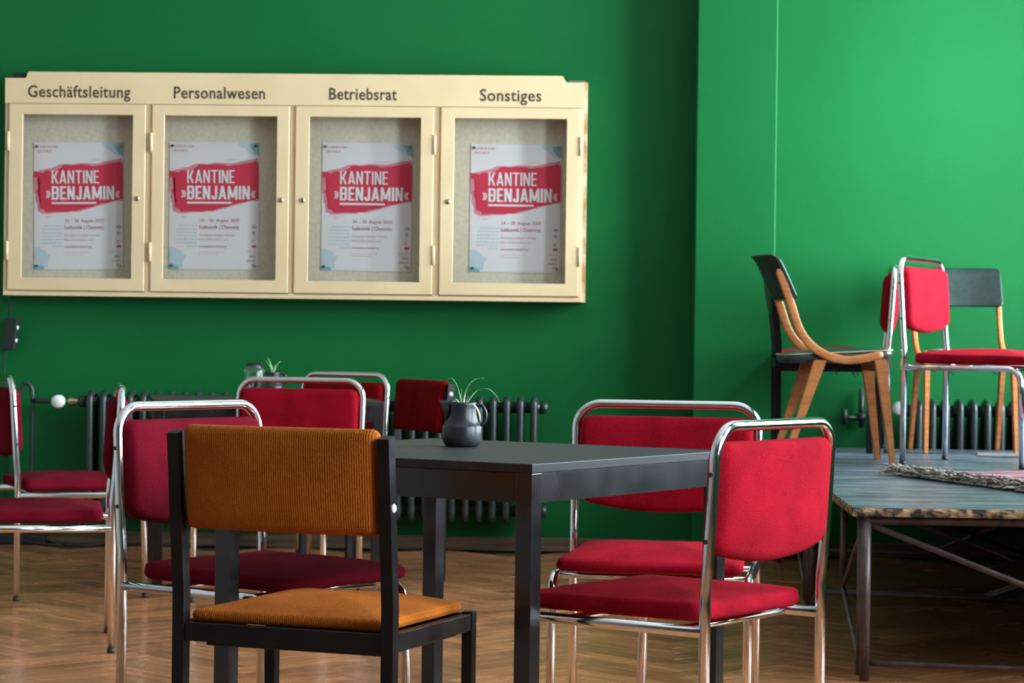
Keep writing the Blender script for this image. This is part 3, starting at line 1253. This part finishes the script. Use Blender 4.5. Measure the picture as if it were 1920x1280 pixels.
# a second mat edge lies further back on the stage
b = MB()
pl = [(0, 0), (.55, -.05), (.62, .28), (.05, .33)]
b.add([(p[0], p[1], .001) for p in pl] + [(p[0], p[1], .006) for p in pl], [(3, 2, 1, 0), (4, 5, 6, 7)] + [(i, (i + 1) % 4, (i + 1) % 4 + 4, i + 4) for i in range(4)])
o = b.build('floor_mat', add_noise(mat('pale_mat', (.25, .22, .2), .8), 20, (.10, .095, .095), (.16, .15, .145)))
tag(o, 'thin pale floor mat on the rear of the stage under the far chair', 'mat')
o.location = W(2.02, -.88, SZ)
o.rotation_euler = (0, 0, -YAW)

# low dolly under the stage
t = thing('low_dolly', 'small low wooden dolly on grey blocks under the stage', 'dolly', W(1.98, -3.15, 0), -YAW)
MB().box(0, .6, 0, .3, .052, .072, .002).build('plank', m_plank, t)
for x in (.06, .5):
    MB().box(x, x + .07, .03, .10, 0, .052, .003).build('block', m_greybox, t)
    MB().box(x, x + .07, .2, .27, 0, .052, .003).build('block', m_greybox, t)

# ------------------------------------------------------------------ tables


def make_table(label, loc, rz, sx, sy, h=.73, leg=.040):
    t = thing('square_table', label, 'table', loc, rz, 'black tables')
    MB().box(-sx / 2, sx / 2, -sy / 2, sy / 2, h - .020, h, .002).build('table_top', m_tabletop, t)
    i = .001
    for x in (-1, 1):
        for y in (-1, 1):
            xa, ya = x * (sx / 2 - i), y * (sy / 2 - i)
            MB().box(min(xa, xa - x * leg), max(xa, xa - x * leg), min(ya, ya - y * leg), max(ya, ya - y * leg), 0, h - .0202, .0015).build('leg', m_tsteel, t)
    za, zb = h - .083, h - .0202
    th = .028
    for y in (-1, 1):
        ya = y * (sy / 2 - .0025)
        MB().box(-sx / 2 + leg + .0015, sx / 2 - leg - .0015, min(ya, ya - y * th), max(ya, ya - y * th), za, zb, .0006).build('apron', m_tsteel, t)
    for x in (-1, 1):
        xa = x * (sx / 2 - .0025)
        MB().box(min(xa, xa - x * th), max(xa, xa - x * th), -sy / 2 + leg + .0015, sy / 2 - leg - .0015, za, zb, .0006).build('apron', m_tsteel, t)
    return t


make_table('black square table in the foreground holding the dark pitcher', (-.078, 5.629, 0), R(-33), .86, .87)
# far table from its four corners
c2 = Vector((-.504, 9.49, 0)) + Vector((-.983, -.178, 0)) * .45 + Vector((-.178, .983, 0)) * .37
make_table('far black table standing before the radiator with the glass jar', c2, math.atan2(.16, .882), .9, .74)

# ------------------------------------------------------------------ chairs
CW, CDp, CLEAN, CTOP, CRAIL, TR = .25, .47, .026, .815, .385, .0122


def make_chrome_chair():
    t = thing('chrome_chair', '', 'chair', group='chrome tube chairs')
    side = [(0, 0.0, 0.012), (0, 0, .46), (0, -.006, .52), (0, -CLEAN * .95, CTOP)]
    def sidep(s_):
        return [(s_ * CW, p[1], p[2]) for p in side]
    l, r_ = sidep(-1), sidep(1)
    path = fillet(l + r_[::-1], [0.3, .3, .068, .068, .3, .3], 9)
    MB().tube(path, TR, 14).build('back_frame', m_chrome, t)
    for s_ in (-1, 1):
        x = s_ * CW
        path = fillet([(x, .004, CRAIL), (x, CDp, CRAIL), (x, CDp + .012, .012)], .055, 8)
        MB().tube(path, TR * .97, 14).build('leg', m_chrome, t)
        for (y) in (0.0, CDp + .012):
            MB().tube([(x, y, 0), (x, y, .014)], [.0125, .0128], 12).build('foot_cap', m_rubber, t)
        for z in (.575, .715):
            fr = (z - .46) / (CTOP - .46)
            y = -CLEAN * .9 * fr
            MB().tube([(x + s_ * (TR - .001), y, z), (x + s_ * (TR + .0012), y, z)], .0052, 10).build('screw', m_screw, t)
    for y in (.09, CDp - .09):
        MB().tube([(-CW, y, CRAIL - .004), (CW, y, CRAIL - .004)], .008, 8).build('cross_bar', m_chrome, t)
    # back pad: bowed lower edge, soft rim
    b = cushion(2 * CW - .026, .245, .054, [.030, .030, .034, .034], .022, .008)

    def bend(x, y, z):
        k = x / (CW - .013)
        drop = .0
        if y < 0:
            drop = -.030 * (1 - k * k) * (-y / .1225) + .012 * (-y / .1225)
        yy = y + drop
        zz = .66 + yy
        lean = -CLEAN * .9 * (zz - .46) / (CTOP - .46)
        bow = -.012 * (1 - k * k)
        return (x, z + lean + bow + .007, zz)
    b.xform(bend)
    b.build('back_pad', m_red, t)
    # seat pad: saddle top, waterfall front
    b = cushion(2 * CW - .040, .470, .034, [.024, .024, .03, .03], .018, .028, .004)

    def seatb(x, y, z):
        kx, ky = x / .225, y / .23
        dz = 0
        if z > 0:
            dz = .005 * kx * kx - .004 * max(0, ky) ** 3 + .006 * max(0, -ky) ** 2
        xx = x * (1 + .04 * ky)
        return (xx, y + .262, .4165 + z + dz)
    b.xform(seatb)
    b.build('seat_pad', m_red, t)
    return t


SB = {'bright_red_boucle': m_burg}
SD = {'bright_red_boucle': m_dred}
c0 = make_chrome_chair()
c0.location = (.556, 5.205, 0)
c0.rotation_euler = (0, 0, R(54.1))
c0['label'] = 'bright red chrome chair in the right foreground seen from behind'
ST = SZ
for loc, rz, lab, sw in [
    ((.425, 6.56, 0), 171.7, 'bright red chrome chair behind the right side of the near table', None),
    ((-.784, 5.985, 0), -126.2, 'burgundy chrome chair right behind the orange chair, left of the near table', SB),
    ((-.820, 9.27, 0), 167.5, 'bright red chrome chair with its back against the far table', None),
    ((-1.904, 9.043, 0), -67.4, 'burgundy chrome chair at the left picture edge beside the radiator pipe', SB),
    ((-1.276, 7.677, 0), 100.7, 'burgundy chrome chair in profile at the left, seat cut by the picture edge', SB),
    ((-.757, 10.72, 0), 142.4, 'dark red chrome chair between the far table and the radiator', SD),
    ((1.666, 9.664, ST), -119.4, 'sunlit red chrome chair on the stage facing right', None),
    ((1.658, 10.63, ST), 83.0, 'red chrome chair on the stage turned left, half hidden behind the others', None),
]:
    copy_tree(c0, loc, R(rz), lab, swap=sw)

# black steel chairs with upholstered pads
KW, KD = .235, .41


def make_steel_chair(fab, lower_seat=.0):
    t = thing('steel_frame_chair', '', 'chair', group='black steel frame chairs')
    tw = .026

    for s_ in (-1, 1):
        x = s_ * KW
        # rear post, kinked backwards above the seat
        prof = [(-tw / 2, 0), (tw / 2, 0), (tw / 2, .46), (-.030 + tw / 2, .798), (-.034 - tw / 2, .792), (-tw / 2 - .002, .46)]
        b = MB()
        n = len(prof)
        vs = [(x - tw / 2, p[0], p[1]) for p in prof] + [(x + tw / 2, p[0], p[1]) for p in prof]
        fs = [tuple(reversed(range(n))), tuple(range(n, 2 * n))] + [(i, (i + 1) % n, (i + 1) % n + n, i + n) for i in range(n)]
        b.add(vs, fs)
        b.build('rear_post', m_steel, t)
        MB().box(x - tw / 2 + .001, x + tw / 2 - .001, KD - tw / 2, KD + tw / 2, 0, .408, .0015).build('front_leg', m_steel, t)
        MB().box(x - tw / 2 + .003, x + tw / 2 - .003, tw / 2, KD - tw / 2, .368, .404, .0015).build('side_rail', m_steel, t)
        for z in (.655, .757):
            lean = -.032 * (z - .46) / .34
            bo = MB().lathe([(.0001, .0045), (.006, .0038), (.0092, .001), (.0092, 0)], 14, (0, 0, 0), 'x').xform(lambda a, c, e: (x + s_ * (tw / 2 + a), c + lean, e + z)).build('bolt', m_bolt, t)
            if s_ > 0 and z > .7:
                bo['upper_right'] = 1
    for y in (0, KD):
        MB().box(-KW + tw / 2, KW - tw / 2, y - tw / 2 + .003, y + tw / 2 - .003, .366, .404, .0015).build('cross_rail', m_steel, t)
    MB().box(-KW + .05, KW - .02, .015, KD - .02, .356, .368, .002).build('seat_board', m_black, t)
    b = cushion(2 * KW - tw - .010, .214, .048, .014, .018, .005)

    def bend(x, y, z):
        zz = .7035 + y
        k = x / .22
        lean = -.034 * (zz - .46) / .34
        return (x, z + lean + .012 - .014 * (1 - k * k), zz + .0)
    b.xform(bend)
    b.build('back_pad', fab, t)
    b = cushion(2 * KW - tw - .004, KD - .002, .026, .014, .013, .028, .0)

    def sb(x, y, z):
        return (x, y + KD / 2 + .008, .4165 + z)
    b.xform(sb)
    b.build('seat_pad', fab, t)
    return t


oc = make_steel_chair(m_orange)
oc.location = (-.453, 4.842, 0)
oc.rotation_euler = (0, 0, R(-21.5))
oc['label'] = 'orange corduroy chair with black steel frame in the foreground'
SO = {'orange_corduroy': m_dred}
copy_tree(oc, (-.386, 9.94, 0), R(118), 'dark red chair with black steel frame and white bolts beyond the pitcher', swap=SO)
copy_tree(oc, (1.118, 10.135, ST), R(-94.5), 'black steel framed chair on the stage hidden behind the bentwood chair', swap={'orange_corduroy': m_vinyl, 'white_bolt': m_steel})

# the foreground chair has lost the upper bolt on its right post
for ch in [c for c in oc.children if c.name.startswith('bolt') and 'upper_right' in c]:
    bpy.data.objects.remove(ch)


# bentwood chairs with dark green vinyl
def make_bentwood():
    t = thing('bentwood_chair', '', 'chair', group='bentwood chairs with green vinyl')
    hw = .192
    # y forward; front feet at y = 0
    prof = [(-.461, .765), (-.434, .690), (-.411, .625), (-.380, .535), (-.340, .475), (-.277, .430), (-.198, .409), (-.12, .416), (-.046, .434)]
    for s_ in (-1, 1):
        path = smooth_path([(s_ * hw, p[0], p[1]) for p in prof], 5)
        b = MB()
        vs, fs = [], []
        n = len(path)
        cs = rrect(.020, .028, .007, 3)
        cs = cs[:16]
        cs = []
        for q, (sx, sy) in enumerate([(1, 1), (-1, 1), (-1, -1), (1, -1)]):
            for k in range(4):
                a = PI / 2 * q + PI / 2 * k / 3
                cs.append((sx * (.011 - .006) + .006 * math.cos(a), sy * (.0165 - .006) + .006 * math.sin(a)))
        m = len(cs)
        for i, p in enumerate(path):
            tg = (path[min(i + 1, n - 1)] - path[max(i - 1, 0)]).normalized()
            nx_ = Vector((1, 0, 0))
            ny_ = tg.cross(nx_).normalized()
            k = 1.0
            if i == 0 or i == n - 1:
                k = .55
            for (cx, cy) in cs:
                q = p + nx_ * cx * k + ny_ * cy * k
                vs.append(q)
        for i in range(n - 1):
            for k in range(m):
                k2 = (k + 1) % m
                fs.append((i * m + k, i * m + k2, (i + 1) * m + k2, (i + 1) * m + k))
        fs += [tuple(range(m)), tuple(reversed(range((n - 1) * m, n * m)))]
        b.add(vs, fs, True)
        b.build('bent_arm', m_bent, t)
        # tapered legs
        def leg(a, c, w0, w1, th0, th1, name):
            vs = []
            for (p, w, th) in ((a, w0, th0), (c, w1, th1)):
                for (dx, dy) in ((-1, -1), (1, -1), (1, 1), (-1, 1)):
                    vs.append((p[0] + dx * th / 2, p[1] + dy * w / 2, p[2]))
            bm = bmesh.new()
            bv = [bm.verts.new(v) for v in vs]
            for f in [(0, 1, 2, 3), (7, 6, 5, 4), (0, 4, 5, 1), (1, 5, 6, 2), (2, 6, 7, 3), (3, 7, 4, 0)]:
                bm.faces.new([bv[i] for i in f])
            bmesh.ops.bevel(bm, geom=list(bm.edges), offset=.003, segments=2, affect='EDGES')
            bm.verts.index_update()
            MB().add([v.co.copy() for v in bm.verts], [[v.index for v in f.verts] for f in bm.faces]).build(name, m_bent, t)
            bm.free()
        leg((s_ * (hw - .004), -.056, .416), (s_ * (hw + .004), -.003, 0), .050, .022, .024, .020, 'front_leg')
        leg((s_ * (hw - .004), -.293, .408), (s_ * (hw + .004), -.430, 0), .052, .024, .024, .020, 'rear_leg')
    # under-frame
    MB().box(-hw + .013, hw - .013, -.075, -.05, .365, .408, .003).build('apron', m_bent, t)
    MB().box(-hw + .013, hw - .013, -.31, -.285, .355, .398, .003).build('apron', m_bent, t)
    # seat
    b = cushion(2 * hw - .026, .43, .040, .05, .014, .010, .0)
    def sb(x, y, z):
        return (x, y - .215, .4235 + z + y * .055)
    b.xform(sb)
    seat = b.build('seat', m_vinyl, t)
    out = rrect(2 * hw - .028, .432, .05)
    MB().tube([(x, y - .215, .4385 + y * .055) for (x, y) in out], .0028, 6, closed=True).build('piping', m_piping, seat)
    # curved back rest
    b = cushion(2 * hw + .03, .178, .022, .022, .010, .002)

    def bb_(x, y, z):
        k = x / (hw + .015)
        zz = .733 + y
        yb = -.418 - (zz - .65) * .46 + .017
        rr = .062 * (1 - k * k)
        curl = -.018 * max(0, (y - .05) / .04) ** 2 if y > .05 else 0
        return (x, yb + z - rr + .012 + curl, zz)
    b.xform(bb_)
    bk = b.build('back_rest', m_vinyl, t)
    # loose webbing springs hanging under the seat
    for (x, y, ln) in ((-.12, -.12, .045), (-.03, -.2, .03), (.06, -.16, .05), (.13, -.24, .04)):
        pts = [Vector((x, y, .398))]
        for q in range(5):
            pts.append(Vector((x + (.012 if q % 2 else -.008), y + .006 * q, .39 - ln * (q + 1) / 5)))
        MB().tube(pts, .0022, 5).build('spring', m_black, t)
    return t


k1 = make_bentwood()
k1.location = (1.508, 9.645, ST)
k1.rotation_euler = (0, 0, R(-90))
k1['label'] = 'bentwood chair with dark green vinyl seen from the side on the stage'
copy_tree(k1, W(2.025, -.67, ST), R(180) - YAW + R(2), 'bentwood chair with dark green vinyl facing front before the stage radiator')

# ------------------------------------------------------------------ pitchers, plants, jar
def make_pitcher(label, loc, rz, s=1.0):
    t = thing('pitcher', label, 'pitcher', loc, rz, 'dark ceramic pitchers')
    pr = [(.0001, 0), (.036, 0), (.041, .003), (.0465, .012), (.0480, .022), (.0480, .046), (.0465, .050), (.0440, .053), (.0405, .058), (.0370, .068),
          (.0345, .084), (.0340, .100), (.0350, .107), (.0330, .107), (.0318, .100), (.0322, .084), (.034, .07), (.0001, .069)]
    b = MB().lathe([(r * s, z * s) for r, z in pr], 36)
    b.build('body', m_pitch, t)
    # spout: a tapering trough on the -x side
    vs, fs = [], []
    rows = [(.050, .044, .008), (.062, .041, .014), (.076, .043, .019), (.090, .047, .020), (.102, .052, .016), (.110, .057, .009)]
    for (z, d, w) in rows:
        for k in range(7):
            a = -PI / 2 + PI * k / 6
            vs.append((-(.030 + (d - .030) * math.cos(a)) * s, w * math.sin(a) * s * 1.25, z * s))
    for i in range(len(rows) - 1):
        for k in range(6):
            fs.append((i * 7 + k, i * 7 + k + 1, (i + 1) * 7 + k + 1, (i + 1) * 7 + k))
    n0 = len(vs)
    for i in range(len(rows)):
        for k in range(7):
            x, y, z = vs[i * 7 + k]
            vs.append((x + .003 * s, y * .8, z))
    for i in range(len(rows) - 1):
        for k in range(6):
            fs.append(tuple(n0 + q for q in (i * 7 + k, (i + 1) * 7 + k, (i + 1) * 7 + k + 1, i * 7 + k + 1)))
    e = (len(rows) - 1) * 7
    for k in range(6):
        fs.append((e + k, e + k + 1, n0 + e + k + 1, n0 + e + k))
    MB().add(vs, fs, True).build('spout', m_pitch, t)
    hp = smooth_path([(.033 * s, 0, .100 * s), (.047 * s, 0, .099 * s), (.056 * s, 0, .086 * s), (.057 * s, 0, .068 * s), (.051 * s, 0, .056 * s), (.042 * s, 0, .052 * s)], 5)
    MB().tube(hp, .0042 * s, 8).build('handle', m_pitch, t)
    MB().lathe([(.0001, .094 * s), (.032 * s, .092 * s)], 20).build('soil', m_soil, t)
    return t


def leaf_mesh(pts, w, m):
    """arching strap leaf with a folded midrib"""
    path = smooth_path(pts, 6)
    n = len(path)
    b = MB()
    vs, fs = [], []
    for i, p in enumerate(path):
        t = i / (n - 1)
        tg = (path[min(i + 1, n - 1)] - path[max(i - 1, 0)]).normalized()
        side = tg.cross(Vector((0, 0, 1)))
        if side.length < .05:
            side = Vector((0, 1, 0))
        side.normalize()
        side = (side + Vector((0, .5, 0))).normalized()
        nrm = side.cross(tg).normalized()
        ww = w * (math.sin(PI * min(1, .12 + t * .88)) ** .6 if t < .999 else .05)
        vs += [p - side * ww / 2, p - nrm * ww * .22, p + side * ww / 2, p - nrm * (ww * .22 - .0007)]
    for i in range(n - 1):
        for k in range(4):
            k2 = (k + 1) % 4
            fs.append((i * 4 + k, i * 4 + k2, i * 4 + 4 + k2, i * 4 + 4 + k))
    b.add(vs, fs, True)
    return b.mesh('leaf', m)


pit = make_pitcher('dark gunmetal pitcher holding a spider plant on the near table', (-.118, 5.79, .7302), R(-4))
pl = thing('spider_plant', 'pale spider plant with long arching leaves in the near pitcher', 'plant', (-.118, 5.79, .824), 0)
for pts, w in [([(0, 0, -.004), (-.006, .003, .03), (-.014, .004, .055), (-.026, .005, .07), (-.037, .006, .068)], .0062),
               ([(.003, 0, -.004), (.006, .004, .03), (.018, .008, .058), (.034, .01, .070), (.052, .012, .071)], .0055),
               ([(.004, 0, -.004), (.016, -.006, .018), (.036, -.012, .042), (.062, -.016, .046), (.082, -.018, .030), (.090, -.018, .014)], .0058),
               ([(.006, 0, -.004), (.018, -.012, .010), (.032, -.022, .004), (.041, -.028, -.012), (.043, -.03, -.032), (.040, -.031, -.050)], .0055),
               ([(-.003, 0, -.004), (-.010, -.008, .012), (-.020, -.014, .016), (-.030, -.018, .008)], .005),
               ([(-.002, .002, -.004), (-.008, .014, .012), (-.018, .022, .020), (-.028, .026, .012)], .005),
               ([(0, 0, -.004), (-.001, .001, .03), (-.003, 0, .045)], .005),
               ([(.002, -.002, -.004), (.003, -.004, .018), (.006, -.006, .032)], .005),
               ([(.004, .002, -.004), (.010, .006, .016), (.016, .008, .026)], .004)]:
    link('leaf', leaf_mesh(pts, w, m_leaf), pl)

make_pitcher('small dark pitcher beside the glass jar on the far table', (-.985, 9.90, .7302), R(5), .98)
p2 = thing('spider_plant', 'small green spider plant sprouting from the pitcher on the far table', 'plant', (-.985, 9.90, .824), 0)
for i in range(9):
    a = random.uniform(0, 2 * PI)
    l = random.uniform(.035, .075)
    dx, dy = math.cos(a) * .6, math.sin(a) * .4
    link('leaf', leaf_mesh([(0, 0, -.004), (dx * l * .4, dy * l, l * .6), (dx * l, dy * l * 2, l * .95)], .006, m_leaf if i % 2 else m_leafg), p2)

jar = thing('glass_jar', 'empty screw-top glass jar on the far table', 'jar', (-1.042, 9.72, .7302), 0)
MB().lathe([(.0001, .002), (.038, .002), (.043, .006), (.044, .015), (.044, .105), (.042, .116), (.035, .124), (.033, .128), (.033, .143), (.031, .143),
            (.031, .127), (.033, .122), (.040, .113), (.042, .105), (.042, .015), (.038, .006), (.0001, .005)], 28).build('jar_body', m_jar, jar)
for z in (.131, .137):
    MB().tube([(.0338 * math.cos(2 * PI * k / 24), .0338 * math.sin(2 * PI * k / 24), z) for k in range(24)], .0012, 5, closed=True).build('thread', m_jar, jar)

# ------------------------------------------------------------------ cable things at the left
bx = thing('power_adapter', 'small black power adapter hanging by its cable below the notice board', 'adapter', W(-2.337, -.055, .900), -YAW)
b = MB().box(-.032, .030, -.025, .022, 0, .150, .006)
b.xform(lambda x, y, z: (x + (z - .075) * .10, y, z))
b.build('housing', m_rubber, bx)
for (x, z) in ((.030, .105), (.030, .045)):
    MB().lathe([(.0001, .006), (.008, .005), (.010, 0)], 12, (x + (z - .075) * .1, -.012, z), 'x').build('button', m_white, bx)
MB().tube(smooth_path([(-.012, 0, .148), (-.015, .02, .19), (-.012, .04, .26)], 5), .0035, 6).build('cable', m_cable, bx)
MB().tube(smooth_path([(-.030, 0, .004), (-.034, .01, -.10), (-.024, .02, -.28), (-.01, .02, -.55), (-.03, .02, -.80), (.02, -.02, -.888)], 6), .0035, 6).build('cable', m_cable, bx)
ps = thing('power_strip', 'black power strip lying on the parquet by the baseboard', 'power strip', W(-2.47, -.10, 0), -YAW)
MB().box(0, .32, -.03, .03, .001, .045, .006).build('housing', m_rubber, ps)
for i in range(5):
    MB().lathe([(.016, .0462), (.019, .0462), (.019, .044)], 14, (.04 + i * .06, 0, 0)).build('socket', m_black, ps)
for k, pts in enumerate([[(.32, 0, .02), (.40, -.05, .006), (.52, -.08, .006), (.62, 0, .006), (.80, .02, .006), (1.05, .015, .006)],
                         [(.20, -.02, .05), (.24, -.06, .02), (.36, -.07, .006), (.48, -.02, .006), (.66, -.02, .006)],
                         [(.02, -.02, .03), (-.02, -.10, .006), (.05, -.16, .006), (.14, -.12, .006)]]):
    MB().tube(smooth_path(pts, 6), .0045, 6).build('cable', m_cable, ps)
